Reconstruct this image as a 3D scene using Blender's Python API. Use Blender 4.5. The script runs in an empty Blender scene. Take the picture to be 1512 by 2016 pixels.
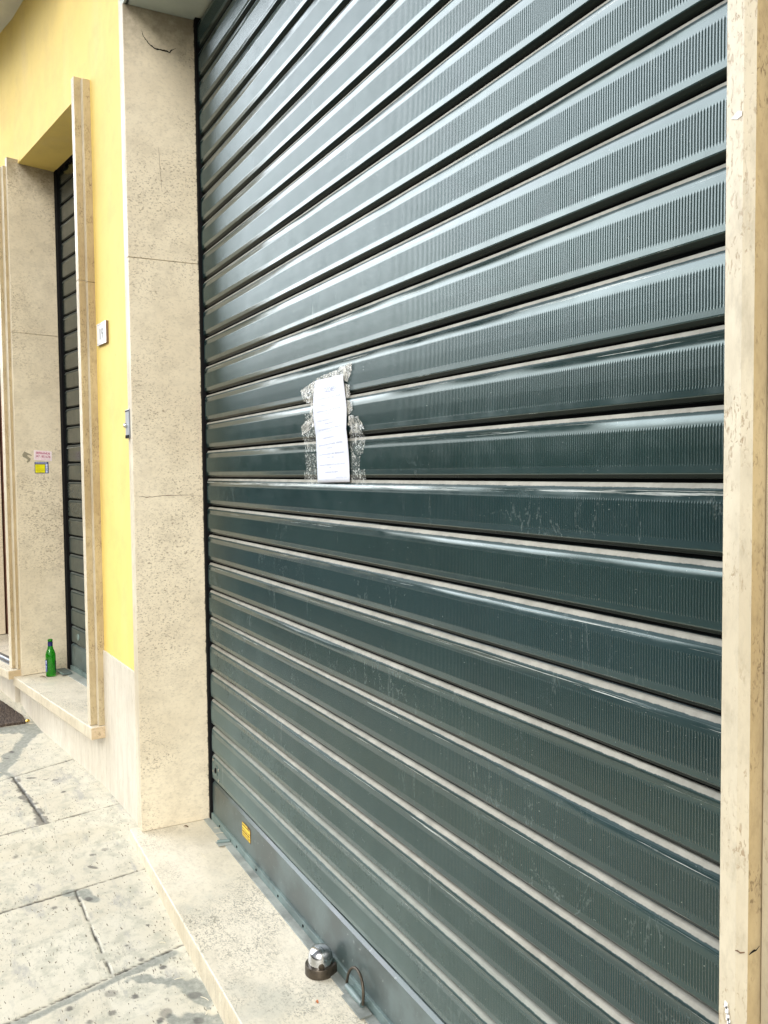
import bpy, bmesh, math, random
import numpy as np
from mathutils import Vector, Matrix, noise as mnoise
random.seed(7); rng = np.random.default_rng(11)
ZO = 1.45                       # camera height above the pavement; z values below are relative to the camera
C = bpy.context.scene.collection
scene = bpy.context.scene
PI = math.pi

# ------------------------------------------------------------------ node helper
class N:
    def __init__(s, name, rough=.6):
        s.m = bpy.data.materials.new(name); s.m.use_nodes = True
        s.t = s.m.node_tree; s.b = s.t.nodes['Principled BSDF']; s.set('Roughness', rough)
        s.out = s.t.nodes['Material Output']; s._pos = None
    def set(s, k, v):
        i = s.b.inputs[k]
        if hasattr(v, 'is_output'): s.t.links.new(v, i)
        else: i.default_value = (*v, 1) if isinstance(v, tuple) and len(v) == 3 else v
    def node(s, ty, ins=(), **kw):
        n = s.t.nodes.new(ty)
        for k, v in kw.items(): setattr(n, k, v)
        for k, v in dict(ins).items():
            i = n.inputs[k]
            if hasattr(v, 'is_output'): s.t.links.new(v, i)
            else: i.default_value = (*v, 1) if (isinstance(v, tuple) and len(v) == 3 and i.type == 'RGBA') else v
        return n
    def pos(s):
        if s._pos is None: s._pos = s.node('ShaderNodeNewGeometry').outputs['Position']
        return s._pos
    def map(s, sc=(1, 1, 1), rot=(0, 0, 0), loc=(0, 0, 0), v=None):
        return s.node('ShaderNodeMapping', {'Vector': v or s.pos(), 'Scale': sc, 'Rotation': rot, 'Location': loc}).outputs[0]
    def noise(s, scale, detail=4, rough=.55, v=None, dist=0.0):
        return s.node('ShaderNodeTexNoise', {'Vector': v or s.pos(), 'Scale': scale, 'Detail': detail, 'Roughness': rough, 'Distortion': dist}).outputs['Fac']
    def voro(s, scale, v=None, feature='F1'):
        return s.node('ShaderNodeTexVoronoi', {'Vector': v or s.pos(), 'Scale': scale}, feature=feature).outputs['Distance']
    def ss(s, f, a, b, lo=0.0, hi=1.0):
        return s.node('ShaderNodeMapRange', {'Value': f, 'From Min': a, 'From Max': b, 'To Min': lo, 'To Max': hi}, interpolation_type='SMOOTHSTEP').outputs[0]
    def mix(s, f, a, b, mode='MIX'):
        n = s.t.nodes.new('ShaderNodeMix'); n.data_type = 'RGBA'; n.blend_type = mode
        for i, v in ((n.inputs[0], f), (n.inputs[6], a), (n.inputs[7], b)):
            if hasattr(v, 'is_output'): s.t.links.new(v, i)
            else: i.default_value = (*v, 1) if isinstance(v, tuple) else v
        return n.outputs[2]
    def math(s, op, a, b=0.0):
        n = s.t.nodes.new('ShaderNodeMath'); n.operation = op
        for i, v in ((n.inputs[0], a), (n.inputs[1], b)):
            if hasattr(v, 'is_output'): s.t.links.new(v, i)
            else: i.default_value = v
        return n.outputs[0]
    def attr(s, name): return s.node('ShaderNodeAttribute', attribute_name=name).outputs['Fac']
    def xyz(s):
        n = s.node('ShaderNodeSeparateXYZ', {'Vector': s.pos()}); return n.outputs
    def bump(s, h, strength=.3, dist=.002):
        n = s.node('ShaderNodeBump', {'Height': h, 'Strength': strength, 'Distance': dist})
        s.t.links.new(n.outputs[0], s.b.inputs['Normal'])

def flat(name, col, rough=.6, metal=0.0, vary=.12, scale=30):
    n = N(name, rough); f = n.noise(scale, 5)
    d = tuple(c * (1 - vary) for c in col); l = tuple(min(1, c * (1 + vary)) for c in col)
    n.set('Base Color', n.mix(n.ss(f, .3, .7), d, l)); n.set('Metallic', metal)
    return n.m

def stone(name, light, mid, pit, pitscale=70, pitamt=.62, stretch=(1, 1, 1), rough=.5, dirt=None, grey=None, cluster=2.5, soft=.05, pop=.8, smudge=()):
    """travertine: mottled beige with clusters of small elongated pits"""
    n = N(name, rough)
    v = n.map(stretch)
    big = n.noise(1.7, 5, .6); med = n.noise(9, 8, .7, v); fine = n.noise(60, 5, .7, v)
    col = n.mix(n.ss(big, .38, .62), light, mid)
    col = n.mix(n.ss(med, .42, .68, 0, .55), col, tuple(c * .80 for c in mid))
    col = n.mix(n.ss(fine, .47, .72, 0, .5), col, tuple(c * .66 for c in mid))
    if grey: col = n.mix(n.ss(n.noise(3.3, 7, .65, n.map((1, 1, 1), loc=(7, 3, 1))), .50, .70, 0, .75), col, grey)
    cl = n.noise(cluster, 6, .7, n.map((1, 1, 1), loc=(3, 9, 4)))
    for (sx_, sy_, sz_, sr) in smudge:
        dd_ = n.node('ShaderNodeVectorMath', {0: n.pos(), 1: (sx_, sy_, sz_ + ZO)}, operation='DISTANCE').outputs['Value']
        cl = n.math('ADD', cl, n.ss(dd_, sr, 0, 0, .22))
    cl2 = n.ss(cl, .42, .64)
    p = n.noise(pitscale, 3, .55, v, .6)
    pf = n.math('MULTIPLY', n.ss(p, pitamt, pitamt + soft), cl2)
    p2 = n.noise(pitscale * .35, 4, .6, v, 1.2)
    pf2 = n.math('MULTIPLY', n.ss(p2, pitamt + .05, pitamt + .05 + soft), n.ss(cl, .46, .6))
    pa = n.math('MAXIMUM', pf, pf2)
    col = n.mix(n.math('MULTIPLY', pa, pop), col, pit)
    if dirt:   # grime with a ragged outline, given as (axis, from, to, colour)
        x = n.xyz()
        for ax, a, b, dc, st, *sc_ in dirt:
            f = n.math('ADD', x[ax], n.math('MULTIPLY', n.math('SUBTRACT', n.noise(sc_[0] if sc_ else 7, 7, .75), .5), st))
            col = n.mix(n.math('MULTIPLY', n.ss(f, a, b), .8), col, dc)
    hgt = n.math('ADD', n.math('MULTIPLY', pa, -1.0), n.math('MULTIPLY', fine, .25))
    n.set('Base Color', col); n.bump(hgt, .35, .0015)
    n.set('Roughness', n.ss(med, .3, .7, rough - .1, rough + .12))
    return n.m

M = {}
M['reveal'] = stone('travertine_reveal', (.82, .735, .56), (.73, .64, .475), (.24, .18, .11), 120, .58, (1, 1.0, 1.6), .42, pop=.62,
                    dirt=[(2, ZO + 1.55, ZO + 1.80, (.15, .12, .08), .45), (1, .960, .966, (.012, .010, .007), .035, 45)],
                    smudge=[(-3.335, .75, 1.05, .16), (-3.335, .938, 1.59, .06), (-3.335, .74, .72, .12), (-3.335, .93, .80, .09), (-3.335, .72, .25, .14), (-3.335, .80, -.55, .22), (-3.335, .74, -1.05, .2), (-3.335, .80, -.30, .2)])
M['reveal_low'] = stone('travertine_pitted', (.80, .71, .535), (.71, .62, .455), (.24, .18, .11), 90, .55, (1, 1.0, 1.6), .5, pop=.62, cluster=2.2,
                    dirt=[(2, ZO + 1.50, ZO + 1.72, (.15, .12, .08), .4)])
M['front'] = stone('travertine_front', (.66, .595, .45), (.54, .47, .335), (.30, .21, .12), 300, .54, (1, 1, .35), .5, cluster=9, soft=.12, pop=.8)
M['sawn'] = stone('travertine_sawn', (.50, .41, .25), (.40, .31, .175), (.12, .08, .04), 260, .53, (1, 1, .45), .75, cluster=12, soft=.12)
M['sill'] = stone('travertine_sill', (.76, .70, .57), (.68, .625, .49), (.24, .23, .18), 130, .535, (1, 1.5, 1), .45, grey=(.50, .49, .41), cluster=3.0)
M['skirt'] = stone('travertine_skirting', (.66, .61, .51), (.60, .545, .44), (.40, .33, .21), 60, .62, (3.5, 3.5, .45), .45)
M['sawn_end'] = stone('travertine_cut_end', (.62, .50, .34), (.50, .38, .22), (.16, .11, .06), 50, .56, (1, 1, 1.6), .75)

# plaster
n = N('yellow_plaster', .75)
a = n.noise(1.3, 5, .6); b = n.noise(14, 7, .7); st = n.noise(3, 4, .6, n.map((2, 2, .35)))
c = n.mix(n.ss(a, .3, .7), (.82, .625, .185), (.77, .575, .155))
c = n.mix(n.ss(st, .48, .75, 0, .5), c, (.78, .60, .24))
c = n.mix(n.ss(n.noise(40, 4, .6), .68, .75, 0, .5), c, (.62, .40, .10))
c = n.mix(n.ss(n.noise(5.5, 8, .72), .42, .70, 0, .35), c, (.60, .43, .14))
n.set('Base Color', c); n.bump(n.math('ADD', b, n.math('MULTIPLY', n.noise(120, 3), .4)), .22, .003)
M['plaster'] = n.m
M['ceiling'] = flat('painted_ceiling', (.60, .60, .53), .8, 0, .08, 6)
M['soffit'] = flat('grey_green_soffit', (.46, .50, .44), .7, 0, .1, 5)
M['black'] = flat('black_gap', (.006, .006, .007), .9)
M['black'].node_tree.nodes['Principled BSDF'].inputs['Specular IOR Level'].default_value = .1
M['rail'] = flat('dark_guide', (.016, .018, .02), .55)
M['rust'] = flat('brown_door_paint', (.11, .045, .028), .5)
M['white'] = flat('white_tile', (.80, .80, .80), .18, 0, .02)
M['greytext'] = flat('grey_enamel', (.09, .11, .11), .4)
M['plateedge'] = flat('plate_edge', (.16, .10, .06), .5)
M['steelgrey'] = flat('grey_casing', (.24, .26, .29), .35, .5)
M['chrome'] = flat('brushed_chrome', (.58, .59, .60), .16, 1.0, .05, 60)
M['brassdark'] = flat('dark_bronze', (.085, .07, .052), .42, .75, .3, 40)
M['straw'] = flat('pale_straw', (.72, .66, .50), .7)
M['gold'] = flat('gold_foil', (.75, .50, .10), .2, 1.0)
M['leaf'] = flat('dry_brown_leaf', (.14, .075, .04), .7)
M['orangebit'] = flat('orange_scrap', (.62, .22, .09), .7)
M['track'] = flat('grey_metal_track', (.16, .18, .20), .35, .6)
M['tracklight'] = flat('pale_metal_edge', (.62, .64, .66), .3, .6)
M['asphalt'] = flat('asphalt', (.055, .055, .055), .9, 0, .3, 60)
M['kerb'] = flat('kerb_stone', (.30, .29, .27), .8, 0, .2, 12)

# painted steel of the shutters: dusty lips, scratches, grime
def shutter_mat(name, pitch_zone=True, base=(.017, .038, .037), dust=1.0, lipf=.93):
    n = N(name, .3); z = n.attr('zeta'); sid = n.attr('sid'); P = n.xyz()
    vec = n.node('ShaderNodeCombineXYZ', {'X': P[0], 'Y': n.math('MULTIPLY', sid, 3.17), 'Z': P[2]}).outputs[0]
    a = n.noise(2.2, 6, .6, vec); b = n.noise(17, 7, .7, vec)
    col = n.mix(n.ss(a, .35, .7), base, tuple(x * .80 for x in base))
    col = n.mix(n.ss(n.math('FRACT', n.math('MULTIPLY', sid, .618)), 0, 1, 0, .30), col, (base[0] * .85, base[1] * .95, base[2] * 1.25))
    # grey street dust thrown up on the lowest slats, thinning out in ragged patches
    low = n.math('ADD', P[2], n.math('MULTIPLY', n.math('SUBTRACT', n.noise(2.6, 7, .65), .5), .9))
    low = n.math('ADD', low, n.math('MULTIPLY', P[0], .30))
    col = n.mix(n.ss(low, .25, -1.10, 0, .85 * dust), col, (.15, .20, .19))
    # vertical wipe streaks and chalky smears
    sv = n.map((26, 1, 2.6), v=vec)
    streak = n.math('MULTIPLY', n.ss(n.noise(1, 5, .7, sv), .62, .74), n.ss(n.noise(2.4, 3, .5, vec), .5, .64))
    col = n.mix(n.math('MULTIPLY', streak, .40 * dust), col, (.36, .40, .38))
    mv = n.map((9, 1, 2.6), loc=(2.3, 0, 1.1), v=vec)
    sm = n.math('ABSOLUTE', n.math('SUBTRACT', n.noise(.55, 5, .65, mv, 1.3), .5))
    smear = n.math('MULTIPLY', n.ss(sm, .010, .001), n.ss(n.noise(1.9, 4, .6, n.map(loc=(5, 5, 5), v=vec)), .50, .62))
    smear = n.math('MULTIPLY', smear, n.ss(n.noise(160, 3, .7), .42, .56))
    smear = n.math('MULTIPLY', smear, n.ss(P[2], ZO + .15, ZO - .1))
    col = n.mix(n.math('MULTIPLY', smear, .13 * dust), col, (.50, .55, .52))
    # fine specks
    sp = n.ss(n.noise(240, 2, .5), .74, .78); col = n.mix(n.math('MULTIPLY', sp, .5), col, (.42, .45, .42))
    # scraped paint along the folds
    fold = n.math('MULTIPLY', n.ss(z, .0105, .013), n.ss(z, .0215, .0165))
    sx = n.noise(1, 6, .75, n.node('ShaderNodeCombineXYZ', {'X': n.math('MULTIPLY', P[0], 3.2), 'Y': n.math('MULTIPLY', sid, 7.3), 'Z': n.math('MULTIPLY', z, 260)}).outputs[0])
    sx = n.math('ADD', sx, n.ss(n.math('ABSOLUTE', n.math('SUBTRACT', sid, 1.0)), .6, .3, 0, .07))
    scr = n.math('MULTIPLY', fold, n.ss(sx, .57, .66)); 
    fold2 = n.math('MULTIPLY', n.ss(z, .0935, .0955), n.ss(z, .1005, .0985))
    sx2 = n.noise(1, 6, .8, n.node('ShaderNodeCombineXYZ', {'X': n.math('MULTIPLY', P[0], 9), 'Y': n.math('MULTIPLY', sid, 5.1), 'Z': n.math('MULTIPLY', z, 300)}).outputs[0])
    scr = n.math('MAXIMUM', scr, n.math('MULTIPLY', fold2, n.ss(sx2, .63, .70)))
    col = n.mix(n.math('MULTIPLY', scr, .8), col, (.60, .62, .58))
    # dusty lip that catches dirt
    ze = n.math('ADD', z, n.math('MULTIPLY', n.math('SUBTRACT', n.noise(60, 5, .8), .5), .004))
    lip = n.math('MULTIPLY', n.ss(ze, .0080, .0066), n.ss(z, -.001, .0004))
    lipc = n.mix(n.ss(b, .3, .7), (.40, .385, .33), (.28, .27, .23))
    lipc = n.mix(n.ss(sid, 9.2, 9.9, 0, .55), lipc, (.24, .265, .235))
    col = n.mix(n.math('MULTIPLY', lip, lipf), col, lipc)
    gap = n.ss(z, .1030, .1044); und = n.ss(z, .0962, .0970); col = n.mix(n.math('MULTIPLY', und, .85), col, (.012, .014, .011)); col = n.mix(gap, col, (.006, .007, .007))  # underside colour darkened for shade as well as grime; recessed gap nearly black
    n.set('Base Color', col)
    dirty = n.math('MAXIMUM', lip, n.math('MAXIMUM', scr, n.ss(low, .1, -.8, 0, .7)))
    r = n.math('ADD', n.ss(b, .3, .75, .15, .27), n.math('MULTIPLY', dirty, .32))
    fz = n.ss(z, .0140, .0112)
    n.set('Roughness', n.math('ADD', r, n.math('MULTIPLY', fz, .30)))
    n.set('Metallic', n.math('MULTIPLY', n.math('SUBTRACT', 1.0, n.math('MAXIMUM', dirty, gap)), .0))
    n.set('Specular IOR Level', n.math('MULTIPLY', n.math('SUBTRACT', 1.0, n.math('MAXIMUM', n.math('MAXIMUM', gap, n.math('MULTIPLY', fz, .75)), n.math('MULTIPLY', und, .9))), .55))
    n.set('IOR', 1.62); n.set('Specular Tint', (.86, 1.0, .95, 1))
    n.bump(n.noise(26, 4, .6, n.map((1, 1, .35), v=vec)), .10, .0015)
    return n.m
M['shutter'] = shutter_mat('painted_steel_slats')
M['shutter_far'] = shutter_mat('painted_steel_slats_far', base=(.018, .026, .023), dust=.25, lipf=.22)
def steel(name, base, rough=.35):
    n = N(name, rough); a = n.noise(5, 6, .65); b = n.noise(45, 5, .7)
    col = n.mix(n.ss(a, .38, .62), base, tuple(x * 1.9 + .03 for x in base))
    col = n.mix(n.ss(b, .62, .72, 0, .5), col, (.40, .42, .40))
    n.set('Base Color', col); n.set('Roughness', n.ss(a, .3, .7, rough, rough + .2)); n.set('Specular IOR Level', .8)
    return n.m
M['bar'] = steel('painted_bottom_bar', (.034, .052, .050), .38)
M['flange'] = steel('painted_flange', (.07, .105, .10), .4)
M['thr'] = steel('galvanised_threshold', (.17, .185, .17), .45)

# paving
n = N('paving_stone', .62)
j, mo, stn, sl = n.attr('joint'), n.attr('mortar'), n.attr('stain'), n.attr('slab')
v = n.map((1, 1, 1), rot=(0, 0, .25)); vs = n.map((.55, 1.7, 1), rot=(0, 0, -.25))
vv = n.node('ShaderNodeVectorMath', {0: v, 1: n.node('ShaderNodeCombineXYZ', {'X': sl, 'Y': n.math('MULTIPLY', sl, 1.7), 'Z': sl}).outputs[0]}, operation='ADD').outputs[0]
a = n.noise(2.4, 6, .65, vv); b = n.noise(16, 8, .72, vv); f = n.noise(70, 5, .7, vs)
col = n.mix(n.ss(a, .35, .68), (.61, .585, .485), (.55, .515, .41))
col = n.mix(n.ss(b, .45, .66, 0, .75), col, (.37, .37, .30))
col = n.mix(n.math('MULTIPLY', n.ss(f, .56, .66), n.ss(n.noise(4.5, 5, .6, vv), .42, .62)), col, (.27, .265, .215))
col = n.mix(n.ss(n.noise(5, 7, .75, n.map((.7, 2, 1), rot=(0, 0, -.25), loc=(4, 4, 4))), .54, .68, 0, .7), col, (.30, .30, .29))
col = n.mix(n.ss(n.noise(95, 2, .5, vs), .66, .70), col, (.16, .14, .10))
col = n.mix(n.math('MULTIPLY', mo, .9), col, n.mix(n.ss(n.noise(60, 5, .7), .35, .7), (.20, .215, .19), (.32, .335, .295)))
col = n.mix(n.math('MULTIPLY', stn, .92), col, n.mix(n.ss(n.noise(40, 5, .7), .35, .7), (.055, .052, .05), (.13, .125, .118)))
col = n.mix(j, col, (.045, .042, .034))
n.set('Base Color', col); n.bump(n.math('ADD', b, n.math('MULTIPLY', f, .5)), .3, .003)
M['paving'] = n.m
# coir mat
n = N('brown_coir', .95)
f = n.noise(1, 6, .75, n.map((22, 140, 40), rot=(0, 0, .15)), 1.5)
n.set('Base Color', n.mix(n.ss(f, .4, .68), (.030, .020, .016), (.20, .15, .11))); n.bump(f, 1, .01); M['coir'] = n.m
# glass, paper, tape
n = N('green_bottle_glass', .02); n.set('Base Color', (.08, .60, .04)); n.set('Transmission Weight', .97); n.set('IOR', 1.5); M['glass'] = n.m
n = N('notice_paper', .45); n.set('Base Color', n.mix(n.ss(n.noise(20, 4), .3, .7), (.62, .65, .74), (.67, .70, .78))); M['paper'] = n.m
n = N('clear_tape', .22); w = n.noise(1, 5, .65, n.map((70, 70, 38)), 1.2)
n.set('Base Color', n.mix(n.ss(w, .35, .62), (.55, .54, .48), (.80, .77, .68))); n.bump(w, .55, .003)
n.set('Alpha', n.ss(w, .40, .68, .22, .70)); n.set('Specular IOR Level', 1.0); M['tape'] = n.m
n = N('clear_tape_flat', .15); w = n.noise(1, 6, .75, n.map((90, 90, 90)), 1.0)
n.set('Base Color', (.75, .76, .70)); n.set('Alpha', n.ss(w, .50, .64, .07, .62)); n.set('Specular IOR Level', 1.0); n.bump(w, .6, .002); M['tapeflat'] = n.m
for k, c, r in (('ink', (.33, .36, .50), .6), ('inkpale', (.42, .45, .57), .6), ('pinkpaper', (.86, .76, .78), .5), ('crimson', (.42, .03, .12), .5), ('pink', (.70, .28, .42), .5),
                ('yellow', (.83, .78, .01), .4), ('navy', (.02, .03, .16), .4), ('blue', (.10, .15, .55), .4), ('lblue', (.62, .68, .86), .4), ('ochre', (.42, .33, .02), .5),
                ('syellow', (.80, .58, .04), .4), ('brownink', (.13, .05, .02), .5), ('darkfoil', (.012, .015, .10), .25), ('label', (.06, .10, .32), .4), ('labelw', (.55, .62, .85), .4),
                ('torn', (.30, .27, .19), .8), ('whitechip', (.85, .84, .82), .6)):
    M[k] = flat('paint_' + k, c, r, 0, .05)

# ------------------------------------------------------------------ object helpers
def tag(o, label=None, cat=None, group=None, kind=None):
    for k, v in (('label', label), ('category', cat), ('group', group), ('kind', kind)):
        if v: o[k] = v
    return o
def thing(name, loc, label, cat, group=None):
    o = bpy.data.objects.new(name, None); C.objects.link(o); o.empty_display_size = .05
    o.location = (loc[0], loc[1], loc[2] + ZO); return tag(o, label, cat, group)
def origin_of(p):
    v = Vector((0, 0, 0))
    while p: v += p.location; p = p.parent
    return v
def link(name, me, parent=None, org=None):
    o = bpy.data.objects.new(name, me); C.objects.link(o)
    base = origin_of(parent) if parent else Vector((0, 0, 0))
    if parent: o.parent = parent
    if org is not None: o.location = Vector((org[0], org[1], org[2] + ZO)) - base
    off = base + o.location
    me.transform(Matrix.Translation(-off)); return o

class Fr:                       # wall frame: s runs left along the wall, d outward to the street
    def __init__(s, x, y, deg=0.0):
        b = math.radians(deg); s.o = (x, y); s.a = (-math.cos(b), -math.sin(b)); s.n = (math.sin(b), -math.cos(b))
    def p(s, u, d, z): return (s.o[0] + s.a[0] * u + s.n[0] * d, s.o[1] + s.a[1] * u + s.n[1] * d, z)
class WF:                       # plain world frame
    def p(s, x, y, z): return (x, y, z)
W = WF()
class B:
    def __init__(s): s.v = []; s.f = []; s.mi = []; s.mats = []
    def m(s, k):
        if k not in s.mats: s.mats.append(k)
        return s.mats.index(k)
    def face(s, pts, mat): 
        i = len(s.v); s.v += [tuple(p) for p in pts]; s.f.append(tuple(range(i, i + len(pts)))); s.mi.append(s.m(mat))
    def hexa(s, P, mats):       # P: 8 pts bottom 4 (ccw) then top 4; mats: dict or str
        i = len(s.v); s.v += [tuple(p) for p in P]
        q = {'bot': (3, 2, 1, 0), 'top': (4, 5, 6, 7), 'f': (0, 1, 5, 4), 'r': (1, 2, 6, 5), 'b': (2, 3, 7, 6), 'l': (3, 0, 4, 7)}
        for k, c in q.items():
            mt = mats if isinstance(mats, str) else mats.get(k, mats['*'])
            s.f.append(tuple(i + j for j in c)); s.mi.append(s.m(mt))
        return s
    def box(s, fr, a0, a1, b0, b1, z0, z1, mats):
        # 'l'/'r' = faces at a0 / a1 ; 'f' = face at b0 ; 'b' = face at b1
        P = [fr.p(a0, b0, z0), fr.p(a1, b0, z0), fr.p(a1, b1, z0), fr.p(a0, b1, z0)]
        P += [(x, y, z1) for x, y, z in P]
        return s.hexa(P, mats)
    def grid(s, rows, mat):
        i = len(s.v); nr, nc = len(rows), len(rows[0])
        for r in rows: s.v += [tuple(p) for p in r]
        for a in range(nr - 1):
            for b in range(nc - 1): s.f.append((i + a * nc + b, i + a * nc + b + 1, i + (a + 1) * nc + b + 1, i + (a + 1) * nc + b)); s.mi.append(s.m(mat))
        return s
    def lathe(s, c, prof, mat, seg=40, matf=None):
        rows = []
        for r, z in prof: rows.append([(c[0] + r * math.cos(2 * PI * k / seg), c[1] + r * math.sin(2 * PI * k / seg), c[2] + z) for k in range(seg + 1)])
        return s.grid(rows, mat)
    def tube(s, pts, r, mat, seg=10, r1=None):
        rows = []; pts = [Vector(p) for p in pts]
        for k, p in enumerate(pts):
            t = (pts[min(k + 1, len(pts) - 1)] - pts[max(k - 1, 0)]).normalized()
            u = t.cross(Vector((.13, .27, 1)).normalized()).normalized(); w = t.cross(u)
            rr = r if r1 is None else r + (r1 - r) * k / (len(pts) - 1)
            rows.append([tuple(p + (u * math.cos(2 * PI * j / seg) + w * math.sin(2 * PI * j / seg)) * rr) for j in range(seg + 1)])
        s.grid(rows, mat)
        s.face(rows[0][:-1], mat); s.face(rows[-1][:-1][::-1], mat); return s
    def build(s, name, parent=None, org=None, smooth=False, bevel=0.0, weld=False):
        me = bpy.data.meshes.new(name); me.from_pydata([(x, y, z + ZO) for x, y, z in s.v], [], s.f)
        for k in s.mats: me.materials.append(M[k])
        me.polygons.foreach_set('material_index', s.mi)
        bm = bmesh.new(); bm.from_mesh(me)
        if weld or smooth: bmesh.ops.remove_doubles(bm, verts=bm.verts, dist=1e-5)
        bmesh.ops.recalc_face_normals(bm, faces=bm.faces)
        if smooth:
            for f in bm.faces: f.smooth = True
            for e in bm.edges:
                if len(e.link_faces) == 2 and e.calc_face_angle(0) > .75: e.smooth = False
        bm.to_mesh(me); bm.free(); me.update()
        o = link(name, me, parent, org)
        if bevel:
            m = o.modifiers.new('bevel', 'BEVEL'); m.width = bevel; m.segments = 2; m.limit_method = 'ANGLE'
        return o

def text_mesh(name, body, size, mat, P, U, V, parent, bold=0.0, align='CENTER', sx=1.0, depth=.0003):
    """raised lettering: P = anchor (relative coords), U/V = unit vectors along the line and up"""
    cu = bpy.data.curves.new(name, 'FONT'); cu.body = body; cu.size = size; cu.extrude = depth; cu.offset = bold; cu.align_x = align; cu.resolution_u = 3
    o = bpy.data.objects.new(name, cu); C.objects.link(o)
    dg = bpy.context.evaluated_depsgraph_get(); me = bpy.data.meshes.new_from_object(o.evaluated_get(dg))
    bpy.data.objects.remove(o); bpy.data.curves.remove(cu)
    U = Vector(U).normalized(); V = Vector(V).normalized(); Wn = U.cross(V)
    mt = Matrix((( U.x * sx, V.x, Wn.x, P[0]), (U.y * sx, V.y, Wn.y, P[1]), (U.z * sx, V.z, Wn.z, P[2] + ZO), (0, 0, 0, 1)))
    me.transform(mt); me.materials.clear(); me.materials.append(M[mat]); me.name = name
    return link(name, me, parent)

# ------------------------------------------------------------------ key measures (camera at x=y=0)
XL, XR = -3.335, -.5886          # main opening
YS, YF = .981, .694              # shutter plane, stone front plane
ZS, ZL = -1.394, 1.753           # sill top, lintel soffit
F1 = Fr(-3.44, .712, 6)          # yellow strip between the doorways
F2 = Fr(-3.887, .665, 9)         # second doorway
F3 = Fr(-5.077, .4765, 13)       # third doorway
GX = np.array([-16, -7, -5.7, -5.33, -5.157, -4.9, -3.9, -3.5, -3.4, -2.65, -2, -1, 8.0])
GZ = np.array([-1.15, -1.24, -1.285, -1.312, -1.352, -1.378, -1.393, -1.405, -1.428, -1.458, -1.485, -1.53, -1.85])
def g(x): return float(np.interp(x, GX, GZ))

# ------------------------------------------------------------------ pavement
def smooth(x, a, b): t = np.clip((x - a) / (b - a), 0, 1); return t * t * (3 - 2 * t)
xs = np.concatenate([np.linspace(-16, -6.3, 20), np.arange(-6.2, -1.4, .0052), np.linspace(-1.3, 8, 24)])
ys = np.concatenate([np.linspace(-1.6, -.62, 8), np.arange(-.60, .72, .0052), np.linspace(.74, 1.0, 3)])
X, Y = np.meshgrid(xs, ys); nx, ny = len(xs), len(ys)
def vnoise(x, y, sc, seed):
    r = np.random.default_rng(seed).random((64, 64)); u, v = x * sc, y * sc
    i, j = np.floor(u).astype(int), np.floor(v).astype(int); fu, fv = u - i, v - j
    fu, fv = fu * fu * (3 - 2 * fu), fv * fv * (3 - 2 * fv)
    a, b, c, d = r[i % 64, j % 64], r[(i + 1) % 64, j % 64], r[i % 64, (j + 1) % 64], r[(i + 1) % 64, (j + 1) % 64]
    return (a * (1 - fu) + b * fu) * (1 - fv) + (c * (1 - fu) + d * fu) * fv - .5
wob = vnoise(X, Y, 30, 1) * .004 + vnoise(X, Y, 90, 2) * .003
Z = np.interp(X, GX, GZ)
def dseg(p, q):
    px, py = p; dx, dy = q[0] - px, q[1] - py; L = dx * dx + dy * dy
    t = np.clip(((X - px) * dx + (Y - py) * dy) / L, 0, 1); return np.hypot(X - px - t * dx, Y - py - t * dy)
J = np.zeros_like(X); MO = np.zeros_like(X); ST = np.zeros_like(X)
lines = [((-4.11, 0), (-4.38, .66), .003), ((-3.555, 0), (-3.70, .70), .0028), ((-3.01, 0), (-3.12, .68), .0030), ((-2.41, .02), (-2.60, .70), .0026),
         ((-4.11, 0), (-3.96, -.6), .003), ((-3.555, 0), (-3.42, -.6), .003), ((-3.01, 0), (-2.9, -.6), .003), ((-2.41, .02), (-2.26, -.6), .003),
         ((-4.239, .304), (-3.648, .374), .0055), ((-3.075, .408), (-2.52, .431), .0016), ((-3.60, .02), (-3.02, .05), .004), ((-2.42, .1), (-1.8, .12), .004), ((-1.85, -.6), (-2.05, .7), .003),
         ((-4.9, -.1), (-4.1, -.05), .004), ((-1.3, -1.6), (-1.3, .6), .003)]
for a, b, w in lines: J = np.maximum(J, 1 - smooth(dseg(a, b) + wob * (1.5 if w > .005 else 1), w * .5, w + .0018))
def mort(path, w, nz=.03):
    global MO
    for a, b in zip(path[:-1], path[1:]): MO = np.maximum(MO, 1 - smooth(dseg(a, b) + vnoise(X, Y, 14, 5) * nz + vnoise(X, Y, 50, 6) * nz * .5, w, w + .008))
mort([(-4.10, .10), (-4.33, .262), (-4.54, .32), (-4.72, .385), (-4.86, .44), (-4.98, .50)], .030)
mort([(-4.33, .27), (-4.25, .30)], .012); mort([(-4.98, .36), (-4.98, .5), (-4.9, .46)], .05, .05)
mort([(-5.3, .25), (-5.0, .30), (-4.95, .33)], .02); mort([(-5.3, .50), (-5.05, .49)], .03)
mort([(-2.41, .10), (-2.50, .42), (-2.52, .5), (-2.56, .62)], .013, .02)
mort([(-2.50, .47), (-2.38, .62), (-2.30, .64)], .02, .05); mort([(-3.07, .38), (-3.05, .43), (-2.98, .46)], .016, .03)
mort([(-2.25, .56), (-2.2, .66)], .03, .06)
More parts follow.
